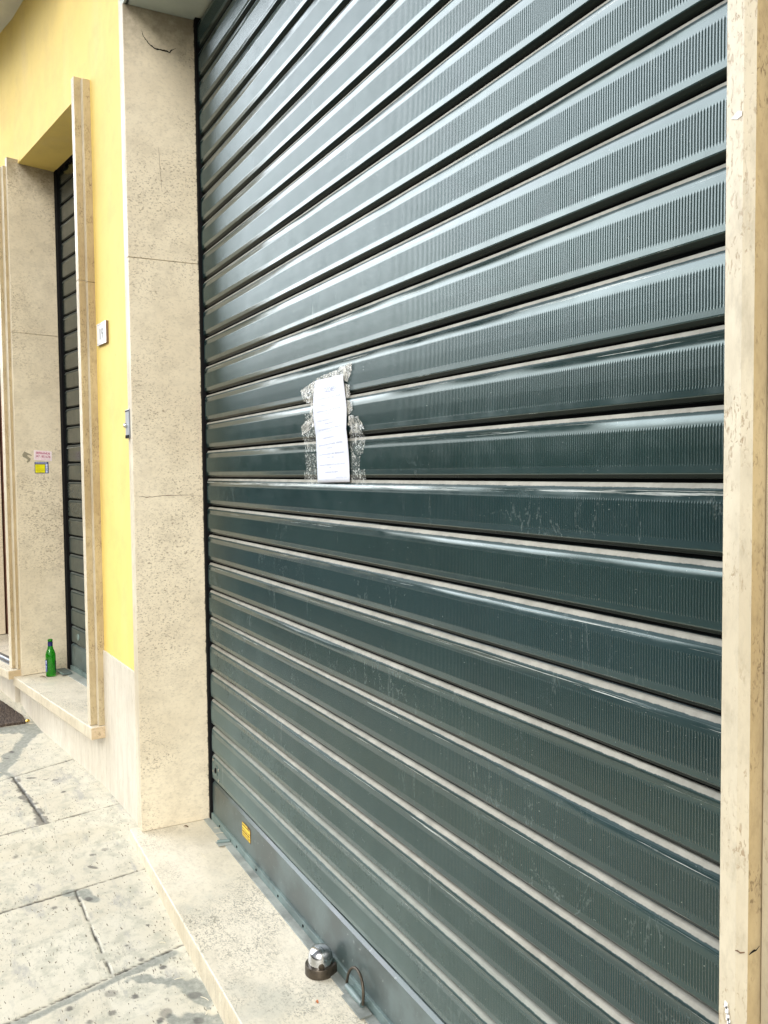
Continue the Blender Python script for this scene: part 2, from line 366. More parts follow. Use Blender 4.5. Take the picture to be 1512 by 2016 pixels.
# dark spots: old gum and spills, position, size, aspect
spots = [(-3.335, .553, .014, 1), (-3.216, .489, .022, .35), (-3.313, .503, .010, .8), (-3.03, .40, .020, .7), (-3.00, .44, .018, .8), (-2.99, .33, .012, 1), (-2.853, .589, .007, 1),
         (-2.745, .581, .006, 1), (-2.567, .524, .011, 1), (-2.533, .614, .009, 1), (-2.45, .41, .020, .7), (-2.43, .30, .012, 1), (-2.36, .40, .012, .9), (-2.29, .53, .020, .8),
         (-2.27, .51, .010, 1), (-4.18, .378, .022, .5), (-4.10, .47, .018, .5), (-3.935, .486, .013, .8), (-3.75, .38, .014, .5), (-4.13, .43, .012, .6), (-4.909, .37, .014, .6),
         (-2.66, .50, .006, 1), (-2.70, .44, .005, 1), (-2.52, .36, .008, 1), (-2.40, .47, .012, 1), (-2.35, .34, .009, 1), (-3.42, .25, .014, .7), (-4.61, .33, .018, .6), (-4.52, .30, .014, .6),
         (-4.7, .28, .012, .6), (-4.02, .36, .008, .6), (-3.83, .30, .008, .6), (-2.22, .60, .02, .8), (-2.33, .62, .024, .7), (-2.5, .57, .012, .9), (-4.25, .52, .008, .6), (-4.34, .55, .008, .6)]
for _ in range(70): spots.append((rng.uniform(-5.6, -2.0), rng.uniform(-.1, .64), rng.uniform(.0025, .0065), rng.uniform(.5, 1)))
for k, (sx_, sy_, r, asp) in enumerate(spots):
    m = (np.abs(X - sx_) < .09) & (np.abs(Y - sy_) < .09); th = k * .7
    dx, dy = X[m] - sx_, Y[m] - sy_; u = dx * math.cos(th) + dy * math.sin(th); v_ = (-dx * math.sin(th) + dy * math.cos(th)) / asp
    rr = np.hypot(u, v_) / r + vnoise(X[m] + k, Y[m], .6 / r, 9 + k % 5) * .7
    ST[m] = np.maximum(ST[m], (1 - smooth(rr, .75, 1.1)) * (.55 + .45 * ((k * 37) % 10) / 10))
ST = np.maximum(ST, .8 * (1 - smooth(dseg((-4.239, .304), (-3.648, .374)) + vnoise(X, Y, 22, 8) * .05 + vnoise(X, Y, 70, 4) * .02, .006, .014)))
slab = np.floor((X + .24 * Y) / .55) + 3 * (Y > .4)
Z = Z - J * .004 - MO * .001 + vnoise(X, Y, 3, 3) * .002
me = bpy.data.meshes.new('pavement'); co = np.stack([X, Y, Z + ZO], -1).reshape(-1, 3).astype(np.float32)
idx = np.arange(nx * ny).reshape(ny, nx); quads = np.stack([idx[:-1, :-1], idx[:-1, 1:], idx[1:, 1:], idx[1:, :-1]], -1).reshape(-1, 4)
def fastmesh(me, co, quads, smooth_=True, mats=(), attrs={}):
    me.vertices.add(len(co)); me.vertices.foreach_set('co', co.astype(np.float32).ravel())
    nq = len(quads); me.loops.add(nq * 4); me.loops.foreach_set('vertex_index', quads.astype(np.int32).ravel())
    me.polygons.add(nq); me.polygons.foreach_set('loop_start', np.arange(0, nq * 4, 4, dtype=np.int32))
    me.polygons.foreach_set('use_smooth', np.full(nq, smooth_)); 
    for m in mats: me.materials.append(M[m])
    for k, a in attrs.items():
        at = me.attributes.new(k, 'FLOAT', 'POINT'); at.data.foreach_set('value', a.astype(np.float32).ravel())
    me.update(calc_edges=True); me.validate(); return me
fastmesh(me, co, quads, True, ['paving'], dict(joint=J, mortar=MO, stain=ST, slab=slab))
tag(link('pavement', me), kind='structure')
b = B()
for x0 in np.arange(-16, 8, 1.0):
    b.hexa([(x0, -1.75, g(x0) - .2), (x0 + .995, -1.75, g(x0 + 1) - .2), (x0 + .995, -1.602, g(x0 + 1) - .2), (x0, -1.602, g(x0) - .2),
            (x0, -1.75, g(x0) + .002), (x0 + .995, -1.75, g(x0 + 1) + .002), (x0 + .995, -1.602, g(x0 + 1) + .002), (x0, -1.602, g(x0) + .002)], 'kerb')
tag(b.build('kerb', bevel=.012), kind='structure')
b = B(); b.grid([[(x, y, g(max(-16, min(8, x))) - .125) for x in (-80, -16, -7, -5, -3, -1, 8, 80)] for y in (-80, -20, -1.75)], 'asphalt')
b.grid([[(x, y, g(max(-16, min(8, x))) - .21) for x in (-80, -16, -7, -5, -3, -1, 8, 80)] for y in (-1.76, 1, 80)], 'asphalt')
tag(b.build('road'), kind='structure')

# ------------------------------------------------------------------ the building
bld = thing('building', (-3.6, .9, -1.40), 'yellow plastered street building housing three stone framed doorways', 'building')
b = B()
# yellow strip between the two doorways, then wall above each opening
b.face([F1.p(-.06, 0, -.86), F1.p(-.06, 0, 12), (*F2.o, 12), (*F2.o, -.86)], 'plaster')
b.box(F2, 0, 1.205, -.21, 0, 1.675, 12, 'plaster')           # band above doorway two, its underside is the soffit
b.box(F3, 0, 1.30, -.24, 0, 1.70, 12, 'plaster')
b.box(F3, 1.215, 9, -.30, 0, -1.6, 12, 'plaster')
b.box(W, -3.40, -.527, .715, 1.0, ZL + .012, 12, 'plaster')
b.box(W, -.53, 9, .753, 1.1, -2, 12, 'plaster')
b.box(W, -16, 9, 1.45, 1.6, -2, 12.2, 'plaster')             # back of the shop space
b.box(W, -16, 9, .2, 1.6, 12.0, 12.2, 'plaster')
b.build('wall', bld)
b = B(); b.face([(XL - .05, YF + .012, ZL), (XR + .03, YF + .012, ZL), (XR + .03, 1.02, ZL), (XL - .05, 1.02, ZL)], 'soffit')
b.box(W, XL - .05, XR + .03, YF + .003, YF + .0205, ZL, ZL + .12, 'soffit'); b.build('lintel', bld)
b = B(); b.box(F2, .10, 1.30, -.02, .34, 2.445, 2.60, 'ceiling'); b.box(F3, .06, 6, -.02, .34, 2.447, 2.602, 'ceiling'); b.build('cornice', bld, bevel=.004)
# skirting slab below the yellow strip
b = B()
P0 = [F1.p(-.055, .006, g(-3.4) - .1), F1.p(.4505, .006, -1.5), F1.p(.4505, -.03, -1.5), F1.p(-.055, -.03, -1.5)]
P1 = [F1.p(-.055, .006, -.792), F1.p(.4505, .006, -.773), F1.p(.4505, -.03, -.773), F1.p(-.055, -.03, -.792)]
b.hexa(P0 + P1, 'skirt'); b.build('skirting', bld, bevel=.002)
b = B()
for s0, s1 in ((.003, .596), (.600, 1.193), (1.197, 1.45)): b.box(F2, s0, s1, -.03, .004, -1.6, -1.165, 'skirt')
b.build('skirting', bld, bevel=.0015)
b = B(); b.box(F3, .26, 1.3, -.03, .01, -1.6, -1.12, 'skirt'); b.build('skirting', bld, bevel=.0015)
b = B(); b.box(W, -.505, 9, .742, .76, -2, -.95, 'skirt'); b.build('skirting', bld, bevel=.0015)

# ------------------------------------------------------------------ doorway surrounds
d1 = thing('doorway_surround', (XL, YF, ZS), 'tall travertine surround and long low sill framing the wide dark shutter', 'door frame', 'stone doorway surrounds')
b = B()
for z0, z1 in ((ZS + .001, .8190), (.8205, ZL)):
    b.box(W, XL - .0345, XL, YF, .968, z0, z1, {'*': 'reveal', 'f': 'front', 'l': 'sawn'})
b.build('jamb', d1, bevel=.0022)
b = B(); b.box(W, XL - .106, XL - .0355, YF + .007, .90, ZS - .02, 5, {'*': 'sawn', 'f': 'front'}); b.build('outer_strip', d1, bevel=.0015)
b = B()
P = [(XR, YF), (XR + .0195, YF), (XR + .031, YF + .0035), (XR + .031, .78), (XR, .97)]
for z0, z1 in ((ZS + .001, -.9195), (-.918, ZL + .3)):
    i = len(b.v); lo = [(x, y, z0) for x, y in P]; hi = [(x, y, z1) for x, y in P]; b.v += lo + hi; nP = len(P)
    for k in range(nP):
        j2 = (k + 1) % nP; b.f.append((i + k, i + j2, i + nP + j2, i + nP + k)); b.mi.append(b.m(('front', 'front', 'sawn', 'sawn', 'reveal')[k]))
    b.f.append(tuple(range(i, i + nP))); b.mi.append(b.m('sawn')); b.f.append(tuple(range(i + nP, i + 2 * nP))); b.mi.append(b.m('sawn'))
b.build('jamb', d1)
b = B(); b.box(W, XR + .032, XR + .068, YF + .021, .80, ZS - .3, ZL + .3, {'*': 'sawn', 'f': 'front'}); b.build('outer_strip', d1, bevel=.0015)
# main sill: long slab with rounded left corner
b = B(); out = [(XL - .030, .70), (XL - .057, .698), (XL - .064, .688), (XL - .066, .676), (XL - .060, .664), (XL - .046, .6575), (-2.0, .6575), (-.45, .6575), (-.45, 1.02), (XL - .030, 1.02)]
i = 0; b.v += [(x, y, ZS) for x, y in out] + [(x, y, ZS - .20) for x, y in out]; nP = len(out)
b.f.append(tuple(range(nP))); b.mi.append(b.m('sill'))
for k in range(nP): b.f.append((k, k + nP, (k + 1) % nP + nP, (k + 1) % nP)); b.mi.append(b.m('front' if k > 4 else 'sill'))
b.build('sill', d1, bevel=.004)
# metal threshold on the sill
b = B(); b.box(W, XL + .001, -.46, .9385, 1.0, ZS + .001, ZS + .0045, 'thr'); o = b.build('threshold_strip', d1, bevel=.001)
b = B(); b.tube([(-3.082, .918, ZS + .012), (-3.070, .962, ZS + .012)], .0065, 'flange', 14); b.box(W, -3.095, -3.052, .915, .968, ZS + .005, ZS + .0075, 'thr'); b.build('hinge_clip', o, smooth=True)

def door_two(fr, s_open0, s_open1, zs, zt, ztR, name_loc, label, depth=-.2, left=True, right=True, dd=.059):
    pass
def crack(parent, pts, w, off, mat='black'):
    b = B(); n_ = len(pts); up, lo = [], []
    for k_, p in enumerate(pts):
        t_ = (Vector(pts[min(k_ + 1, n_ - 1)]) - Vector(pts[max(k_ - 1, 0)])).normalized(); s_ = t_.cross(Vector(off)).normalized()
        ww = w * math.sin(PI * (k_ + .6) / (n_ + .2)) * random.uniform(.6, 1.3); q0 = Vector(p) + Vector(off) * .0006
        up.append(tuple(q0 + s_ * ww)); lo.append(tuple(q0 - s_ * ww))
    b.grid([up, lo], mat); return b.build('crack', parent)
def dens(pts, n_=5, j_=.0015):
    o_ = []
    for a_, c_ in zip(pts[:-1], pts[1:]):
        for t_ in range(n_): o_.append(tuple(lerp_(a_[i], c_[i], t_ / n_) + (random.uniform(-j_, j_) if i else 0) for i in range(3)))
    return o_ + [pts[-1]]
def lerp_(a, b, t): return a + (b - a) * t
cr = dens([(XL, .762, 1.6715), (XL, .7708, 1.6474), (XL, .7874, 1.6267), (XL, .8099, 1.6129), (XL, .8406, 1.6121), (XL, .8677, 1.6104), (XL, .8816, 1.6248), (XL, .8934, 1.6292)])
j1, j2 = [o_ for o_ in d1.children if o_.name.startswith('jamb')][:2]
crack(j1, cr, .0028, (1, 0, 0)); crack(j1, dens([(XL, .8172, 1.2492), (XL, .8210, 1.16), (XL, .8269, 1.079)], 4, .0008), .0009, (1, 0, 0), 'leaf')
crack(j1, dens([(XL, .700, -.0823), (XL, .7445, -.0892), (XL, .8228, -.0831), (XL, .955, -.0862)], 8, .0012), .0011, (1, 0, 0), 'leaf')
crack(j2, [(-.5690, YF, -.4785), (-.566, YF, -.4775), (-.563, YF, -.4780), (-.5600, YF + .0028, -.4768)], .0010, (0, -1, 0), 'leaf') 
crack(j2, [(XR + .031, .6985, -.4785), (XR + .031, .702, -.4772), (XR + .031, .706, -.4762), (XR + .031, .709, -.4768), (XR + .031, .714, -.4735)], .0010, (1, 0, 0), 'black')
bb = B(); bb.face([(-.583, YF - .0006, .336), (-.576, YF - .0006, .333), (-.5705, YF - .0006, .3345), (-.5705, YF - .0006, .339), (-.575, YF - .0006, .3405)], 'whitechip'); bb.build('paint_fleck', j2)
bb = B()
for k_ in range(9):
    x0_, z0_ = -.582 + k_ * .0012, -.545 - .0042 * k_ + random.uniform(-.002, .002); bb.face([(x0_, YF - .0006, z0_), (x0_ + .004, YF - .0006, z0_ - .001), (x0_ + .0045, YF - .0006, z0_ + .006), (x0_ + .001, YF - .0006, z0_ + .0075)], 'whitechip')
bb.build('paint_smear', j2)
d2 = thing('doorway_surround', F2.p(.55, 0, -1.10), 'double ribbed travertine surround with projecting sill around the narrow shutter', 'door frame', 'stone doorway surrounds')
b = B()
for z0, z1 in ((-1.108, .8390), (.8405, 1.699)): b.box(F2, .030, .067, -.20, .059, z0, z1, {'*': 'reveal', 'b': 'front', 'l': 'sawn'})
b.build('jamb', d2, bevel=.002)
b = B()
for z0, z1 in ((-1.108, .8290), (.8305, 1.688)): b.box(F2, .001, .029, -.05, .031, z0, z1, {'*': 'sawn', 'b': 'front', 'l': 'sawn'})
b.build('outer_strip', d2, bevel=.002)
b = B()
def rev(z0, z1):
    A = [F2.p(1.170, .059, z0), F2.p(1.205, .059, z0), F2.p(1.235, -.205, z0), F2.p(1.199, -.205, z0)]
    b.hexa(A + [(x, y, z1) for x, y, z in A], {'*': 'reveal_low', 'f': 'front'})
rev(-1.099, .7695); rev(.771, 1.696); b.build('jamb', d2, bevel=.002)
b = B(); A = [F2.p(-.004, .068, -1.165), F2.p(1.205, .098, -1.150), F2.p(1.205, -.24, -1.150), F2.p(-.004, -.24, -1.165)]
b.hexa(A + [F2.p(-.004, .068, -1.110), F2.p(1.205, .098, -1.101), F2.p(1.205, -.24, -1.101), F2.p(-.004, -.24, -1.110)], {'*': 'front', 'top': 'sill', 'l': 'sawn_end'})
b.build('sill', d2, bevel=.004)
b = B(); b.box(F2, .067, 1.18, -.24, -.145, -1.1035, -1.0985, 'thr'); o = b.build('threshold_strip', d2, bevel=.001)
b = B(); b.box(F2, 1.03, 1.17, -.17, -.115, -1.0955, -1.086, 'bar'); b.tube([F2.p(1.03, -.118, -1.088), F2.p(1.15, -.118, -1.086)], .006, 'flange'); b.build('hinge_clip', o, bevel=.001)

d3 = thing('doorway_surround', F3.p(.6, 0, -1.07), 'far stone surround with metal door track, cropped by the left edge', 'door frame', 'stone doorway surrounds')
b = B(); b.box(F3, .037, .083, -.10, .0915, -1.064, 1.66, {'*': 'reveal', 'b': 'front', 'l': 'sawn'}); b.build('jamb', d3, bevel=.002)
b = B(); b.box(F3, -.004, .036, -.05, .074, -1.064, 1.655, {'*': 'sawn', 'b': 'front', 'l': 'sawn'}); b.build('outer_strip', d3, bevel=.002)
b = B(); b.box(F3, 1.13, 1.17, -.215, .07, -1.062, 1.66, {'*': 'reveal_low', 'b': 'front'}); b.build('jamb', d3, bevel=.003)
b = B(); b.box(F3, -.006, 1.25, -.27, .125, -1.115, -1.066, {'*': 'front', 'top': 'sill', 'l': 'sawn_end'}); b.build('sill', d3, bevel=.004)
b = B(); b.box(F3, .09, 1.12, .004, .034, -1.0655, -1.060, 'track'); b.box(F3, .09, 1.12, .034, .038, -1.0655, -1.054, 'tracklight'); b.box(F3, .09, 1.12, .038, .070, -1.0655, -1.060, 'track'); b.build('door_track', d3)
door = thing('door', F3.p(.65, -.24, -1.07), 'brown painted door set back in the far left doorway', 'door')
b = B(); b.box(F3, .1, 1.16, -.262, -.225, -1.062, 1.66, 'rust'); b.build('door_leaf', door)
b = B()
for s0, s1 in ((.18, .60), (.68, 1.08)):
    b.box(F3, s0, s1, -.226, -.216, -.9, 1.5, 'rust')
b.build('panel', door, bevel=.004)

# ------------------------------------------------------------------ roller shutters
def curtain(name, parent, fr_p, L, pitch, ztop0, nsl, col_step, rib, mat, amp=.0007, seed=3):
    """fr_p(u, o, z) arrays -> world; u along 0..L, o outward offset"""
    k = pitch / .11
    prof0 = [(.0000, -.0070, 0), (.0004, .0004, 0), (.0062, .0040, 0), (.0072, .0048, 0), (.0096, .0072, 0), (.0250, .0079, 0), (.0272, .0080, .15), (.0295, .0081, 1), (.0560, .0083, 1),
            (.0815, .0081, 1), (.0838, .0080, .15), (.0860, .0079, 0), (.0950, .0076, 0), (.0962, .0069, 0), (.1022, .0026, 0), (.1030, .0006, 0), (.1046, -.0080, 0), (.1099, -.0085, 0)]
    prof = []
    for a, b_ in zip(prof0[:-1], prof0[1:]):
        prof.append(a); dz = b_[0] - a[0]
        if dz > .004:
            for q_ in (.0009, dz - .0009):
                t_ = q_ / dz; prof.append((a[0] + q_, a[1] + (b_[1] - a[1]) * t_, a[2] + (b_[2] - a[2]) * t_))
    prof.append(prof0[-1])
    us = np.arange(0, L, col_step); nu = len(us); nr = len(prof)
    r = np.random.default_rng(seed); rows_z, rows_o, rows_zeta, rows_sid = [], [], [], []
    for s in range(nsl):
        jz = r.normal(0, .0008); tilt = r.normal(0, .0005); ph = r.uniform(0, 9)
        wav = .0010 * np.sin(us * 2.1 + ph) + .0003 * np.sin(us * 7.3 + ph * 2) + .00018 * np.sin(us * 23 + ph * 3)
        for _ in range(3):
            wav = wav + r.uniform(-.0006, .0005) * np.exp(-((us - r.uniform(0, L)) / r.uniform(.02, .09)) ** 2)
        for ze, o, w in prof:
            rows_z.append(ztop0 - s * pitch - ze * k + jz + (us - L / 2) * tilt * .3 + 0 * us)
            rows_o.append(o + w * (amp * np.cos(2 * PI * us / rib) if rib else 0) + wav * (1 if ze > .01 else .3) + tilt * (ze * 8 - .4))
            rows_zeta.append(np.full(nu, ze)); rows_sid.append(np.full(nu, float(s) if name == 'x' else float(s - nsl + 12)))
    Zc, Oc = np.array(rows_z), np.array(rows_o); Uc = np.broadcast_to(us, Zc.shape)
    x, y = fr_p(Uc, Oc); co = np.stack([x, y, Zc + ZO], -1).reshape(-1, 3)
    R = nsl * nr; idx = np.arange(R * nu).reshape(R, nu)
    q = np.stack([idx[:-1, :-1], idx[1:, :-1], idx[1:, 1:], idx[:-1, 1:]], -1).reshape(-1, 4)
    me = bpy.data.meshes.new(name); fastmesh(me, co, q, True, [mat], dict(zeta=np.array(rows_zeta), sid=np.array(rows_sid)))
    return link(name, me, parent)
sh = thing('roller_shutter', (-1.95, YS, ZS), 'wide closed dark grey green steel roller shutter of ribbed slats with a notice taped on', 'roller shutter', 'closed roller shutters')
Z0 = -.022
U0 = XL + .0235
curtain('slat_curtain', sh, lambda u, o: (U0 + u, YS - o), 2.80, .11, Z0 + 16 * .11, 27, .0055 / 4, .0055, 'shutter')
# bottom bar, flange
b = B(); zb = Z0 - 11 * .11
b.grid([[(x, y, z) for x in np.linspace(U0, -.5, 60)] for y, z in ((YS + .006, zb), (YS - .001, zb - .0008), (YS - .0055, zb - .007), (YS - .0085, zb - .0095), (YS - .0095, zb - .06), (YS - .009, zb - .122), (YS - .009, -1.3625))], 'bar')
b.build('bottom_bar', sh, smooth=True)
b = B(); b.box(W, U0, -.5, YS - .0165, YS - .006, -1.389, -1.3610, 'flange'); b.box(W, U0, -.5, YS - .006, YS + .01, -1.386, -1.3640, 'black'); o = b.build('bottom_flange', sh, bevel=.0012)
b = B()
for x in np.arange(-3.2, -.6, .21):
    c = [(x + .0045 * math.cos(t), YS - .0185, -1.3755 + .0045 * math.sin(t)) for t in np.linspace(0, 2 * PI, 9)[:-1]]
    b = B(); b.face(c, 'black')
    b.grid([[(x + .0045 * math.cos(t), y, -1.3755 + .0045 * math.sin(t)) for t in np.linspace(0, 2 * PI, 9)] for y in (YS - .0185, YS - .016)], 'black'); b.build('rivet', o, weld=True)
b = B(); b.box(W, XL + .001, XL + .024, YS - .018, YS + .03, ZS + .005, ZL, 'black'); b.build('guide_rail', sh)  # solid black strip stands in for the shaded guide slot beside the slats
b = B(); b.box(W, -.545, -.50, YS - .030, YS + .03, ZS + .005, ZL, 'rail'); b.build('guide_rail', sh)
# lock on the lowest slat
lk = (-3.252, YS - .0095, -1.172)
b = B()
def disc_y(b, x, z, r, y0, y1, mat, seg=24):
    b.grid([[(x + rr * math.cos(t), y, z + rr * math.sin(t)) for t in np.linspace(0, 2 * PI, seg + 1)] for rr, y in ((r, y0), (r, y1), (r * .8, y1 - .0006), (r * .55, y1 - .0006), (.0001, y1 + .001))], mat)
disc_y(b, lk[0], lk[2], .020, lk[1] + .002, lk[1] - .003, 'flange'); o = b.build('lock', sh, smooth=True)
b = B(); disc_y(b, lk[0], lk[2], .0105, lk[1] - .002, lk[1] - .0055, 'black'); b.build('keyhole', o)
for dx, dz in ((-.034, .034), (-.036, -.012), (.034, .012), (.034, -.030)):
    b = B(); disc_y(b, lk[0] + dx, lk[2] + dz, .0062, lk[1] + .002, lk[1] - .0035, 'chrome', 12); b.build('screw', o, smooth=True)
# lifting ring and its rolled bracket
hx0, hx1, hy, hz = -2.016, -1.925, .948, ZS + .022
b = B(); b.tube([(hx0, hy, hz), (hx1, hy, hz)], .0085, 'flange', 16)
b.box(W, hx0 + .004, hx1 - .004, hy + .006, YS - .015, hz - .004, hz + .001, 'flange'); b.box(W, hx0 + .01, hx1 + .03, hy - .022, YS - .02, ZS + .005, ZS + .009, 'thr')
o = b.build('handle_bracket', sh, smooth=True)
pts = []
for t in np.linspace(0, PI, 22): pts.append(((hx0 + hx1) / 2 - (hx1 - hx0 + .006) / 2 * math.cos(t), hy + .008 * math.sin(t), hz + .066 * math.sin(t) ** .8))
b = B(); b.tube(pts, .0038, 'brassdark', 10); b.build('handle_ring', o, smooth=True)

sh2 = thing('roller_shutter', F2.p(.6, -.2, -1.10), 'narrow closed dark roller shutter behind the green bottle', 'roller shutter', 'closed roller shutters')
P2 = .101
curtain('slat_curtain', sh2, lambda u, o: (F2.p(.06 + u, -.212 + o, 0)[0], F2.p(.06 + u, -.212 + o, 0)[1]), 1.09, P2, -.948 + 27 * P2, 27, .02, 0, 'shutter_far', seed=5)
b = B()
b.grid([[F2.p(s, d, z) for s in (.06, .6, 1.15)] for d, z in ((-.217, -.948), (-.2035, -.957), (-.2035, -1.085))], 'bar'); b.build('bottom_bar', sh2, smooth=True)
b = B(); b.box(F2, .06, 1.15, -.21, -.195, -1.097, -1.072, 'flange'); b.build('bottom_flange', sh2, bevel=.001)
b = B(); b.box(F2, 1.15, 1.198, -.24, -.192, -1.097, 1.674, 'black'); b.build('guide_rail', sh2)
b = B(); c2 = F2.p(1.02, -.2025, -.895)
b.grid([[F2.p(1.02 + rr * math.cos(t), -.2045 + dd_, -.895 + rr * math.sin(t)) for t in np.linspace(0, 2 * PI, 21)] for rr, dd_ in ((.019, 0), (.019, .004), (.014, .006), (.0001, .004))], 'flange'); b.build('lock', sh2, smooth=True)
# upper strip of brush seal hanging ragged under the yellow soffit
b = B()
for s in np.arange(.1, 1.15, .012):
    b.box(F2, s, s + .011, -.2, -.195, 1.674 - random.uniform(.012, .035), 1.6745, 'black')
b.build('brush_seal', sh2)

# ------------------------------------------------------------------ notice with tape
nt = thing('paper_notice', (-2.11, .966, .11), 'white printed notice taped to the ribs of the wide shutter', 'notice', None)
YP = .966
def lerp(a, b, t): return a + (b - a) * t
def paper_pt(u, v):             # u 0..1 left-right, v 0..1 top-bottom
    if v < .54:
        t = v / .54; xl, xr = lerp(-2.2136, -2.2118, t), lerp(-2.0344, -2.0047, t); zl, zr = lerp(.2555, .1024, t), lerp(.2551, .1122, t); dy = -.007 * math.sin(t * PI) * (1 - u) - .010 * max(0, t - .6) * u * 2
    else:
        t = (v - .54) / .46; xl, xr = lerp(-2.2118, -2.2091, t), lerp(-2.0047, -1.9994, t); zl, zr = lerp(.1024, -.0285, t), lerp(.1122, -.0259, t); dy = -.010 * (1 - t) ** 2 * .8 * u
    k = 1 + (dy / .966)         # nearer paper keeps its real size
    return (lerp(xl, xr, u), YP + dy - .0015 * math.sin(u * 9 + v * 4), lerp(zl, zr, u))
b = B(); b.grid([[paper_pt(u, v) for u in np.linspace(0, 1, 15)] for v in np.concatenate([np.linspace(0, .54, 14), np.linspace(.55, 1, 12)])], 'paper')
ps = b.build('sheet', nt, smooth=True); m = ps.modifiers.new('t', 'SOLIDIFY'); m.thickness = .0003; m.offset = -1
# faint print: letter-like strokes, centred lines
def strokes(b, line_u0, line_u1, v, h, mat, fn, words=True, seed=0):
    r = random.Random(seed); u = line_u0
    while u < line_u1:
        w = r.uniform(.010, .022)
        if words and r.random() < .14: u += w; continue
        for _ in range(2):
            uu = u + r.uniform(0, w * .6); v0 = v + r.uniform(0, h * .5); kind = r.random()
            if kind < .55: a, c_, d_, e = uu, uu + w * .28, v - h / 2, v + h / 2
            else: a, c_, d_, e = u, u + w * .85, v0 - h * .5, v0 - h * .25
            q = [fn(a, e), fn(c_, e), fn(c_, d_), fn(a, d_)]
            b.face([(p[0], p[1] - .0009, p[2]) for p in q], mat)
        u += w * 1.15
b = B()
rowsN = [(.10, .92, .270, 3), (.42, .46, .312, 1), (.2, .72, .352, 4), (.09, .90, .436, 5), (.38, .62, .472, 6), (.12, .92, .535, 7), (.38, .66, .515 + .06, 8)]
for u0, u1, v, sd in [(.09, .90, .195, 1), (.40, .43, .228, 2), (.18, .70, .262, 3), (.10, .88, .318, 4), (.36, .58, .350, 5), (.12, .92, .408, 6), (.34, .64, .445, 7), (.12, .94, .498, 8), (.36, .66, .525, 9),
                      (.22, .60, .582, 10), (.08, .84, .645, 11), (.34, .53, .680, 12), (.08, .88, .735, 13), (.34, .56, .768, 14), (.06, .88, .835, 15), (.42, .48, .862, 16), (.26, .68, .905, 17), (.60, .93, .955, 18)]:
    strokes(b, u0, u1, v, .012, 'ink' if sd % 3 else 'inkpale', paper_pt, seed=sd)
b.build('print', ps)
p0 = paper_pt(.48, .125)
text_mesh('print', 'LAVOZCHESIA', .019, 'ink', (p0[0], p0[1] - .0016, p0[2] - .004), (1, 0, -.02), (0, 0, 1), ps, sx=.92, depth=.0001)
def strip(name, pts, mat, nseg=10, crump=.006, seed=1):
    """one crinkled piece of tape: quad (TL,TR,BR,BL) in x,z on the shutter"""
    b = B(); rows = []
    for v in np.linspace(0, 1, nseg):
        row = []
        for u in np.linspace(0, 1, nseg):
            tl, tr, br, bl = pts; x = lerp(lerp(tl[0], tr[0], u), lerp(bl[0], br[0], u), v); z = lerp(lerp(tl[1], tr[1], u), lerp(bl[1], br[1], u), v)
            edge = max(abs(u - .5), abs(v - .5)) * 2; k = mnoise.noise(Vector((x * 60, z * 60, seed)))
            row.append((x + k * crump * .6 * edge, YP + .004 - abs(mnoise.noise(Vector((x * 90, z * 25, seed * 3)))) * crump, z + mnoise.noise(Vector((x * 50, z * 50, seed + 9))) * crump * edge))
        rows.append(row)
    b.grid(rows, mat); return b.build('tape', nt, smooth=True)
tp = [([(-2.215, .262), (-1.984, .281), (-1.992, .250), (-2.214, .235)], 'tape', .006), ([(-2.06, .275), (-1.985, .277), (-2.01, .235), (-2.036, .235)], 'tape', .006),
      ([(-2.335, .240), (-2.205, .258), (-2.205, .205), (-2.290, .198)], 'tape', .008), ([(-2.255, .205), (-2.205, .215), (-2.205, .150), (-2.265, .165)], 'tape', .008),
      ([(-2.035, .232), (-2.003, .228), (-1.996, .200), (-2.030, .192)], 'tape', .005), ([(-2.03, .190), (-1.990, .182), (-1.985, .160), (-2.02, .146)], 'tape', .005),
      ([(-2.012, .148), (-1.950, .142), (-1.922, .104), (-2.0, .098)], 'tape', .008), ([(-2.0, .112), (-1.94, .108), (-1.905, .080), (-2.0, .076)], 'tapeflat', .006),
      ([(-2.300, .168), (-2.205, .160), (-2.205, .100), (-2.315, .095)], 'tapeflat', .006), ([(-2.31, .098), (-2.205, .092), (-2.205, .060), (-2.30, .058)], 'tapeflat', .003),
      ([(-2.005, .078), (-1.915, .080), (-1.93, .045), (-2.0, .045)], 'tapeflat', .003), ([(-2.305, .055), (-2.208, .055), (-2.208, .005), (-2.295, .002)], 'tapeflat', .002),
      ([(-2.002, .048), (-1.945, .040), (-1.95, .002), (-2.0, .002)], 'tapeflat', .003), ([(-2.315, .003), (-2.208, .005), (-2.208, -.033), (-2.31, -.036)], 'tapeflat', .0015),
      ([(-2.0, .004), (-1.918, .006), (-1.912, -.032), (-2.0, -.034)], 'tapeflat', .0015), ([(-2.33, .135), (-2.235, .165), (-2.22, .135), (-2.325, .105)], 'tape', .006)]
for k, (q, mt, cr) in enumerate(tp): strip('tape', q, mt, 11, cr, k + 1)

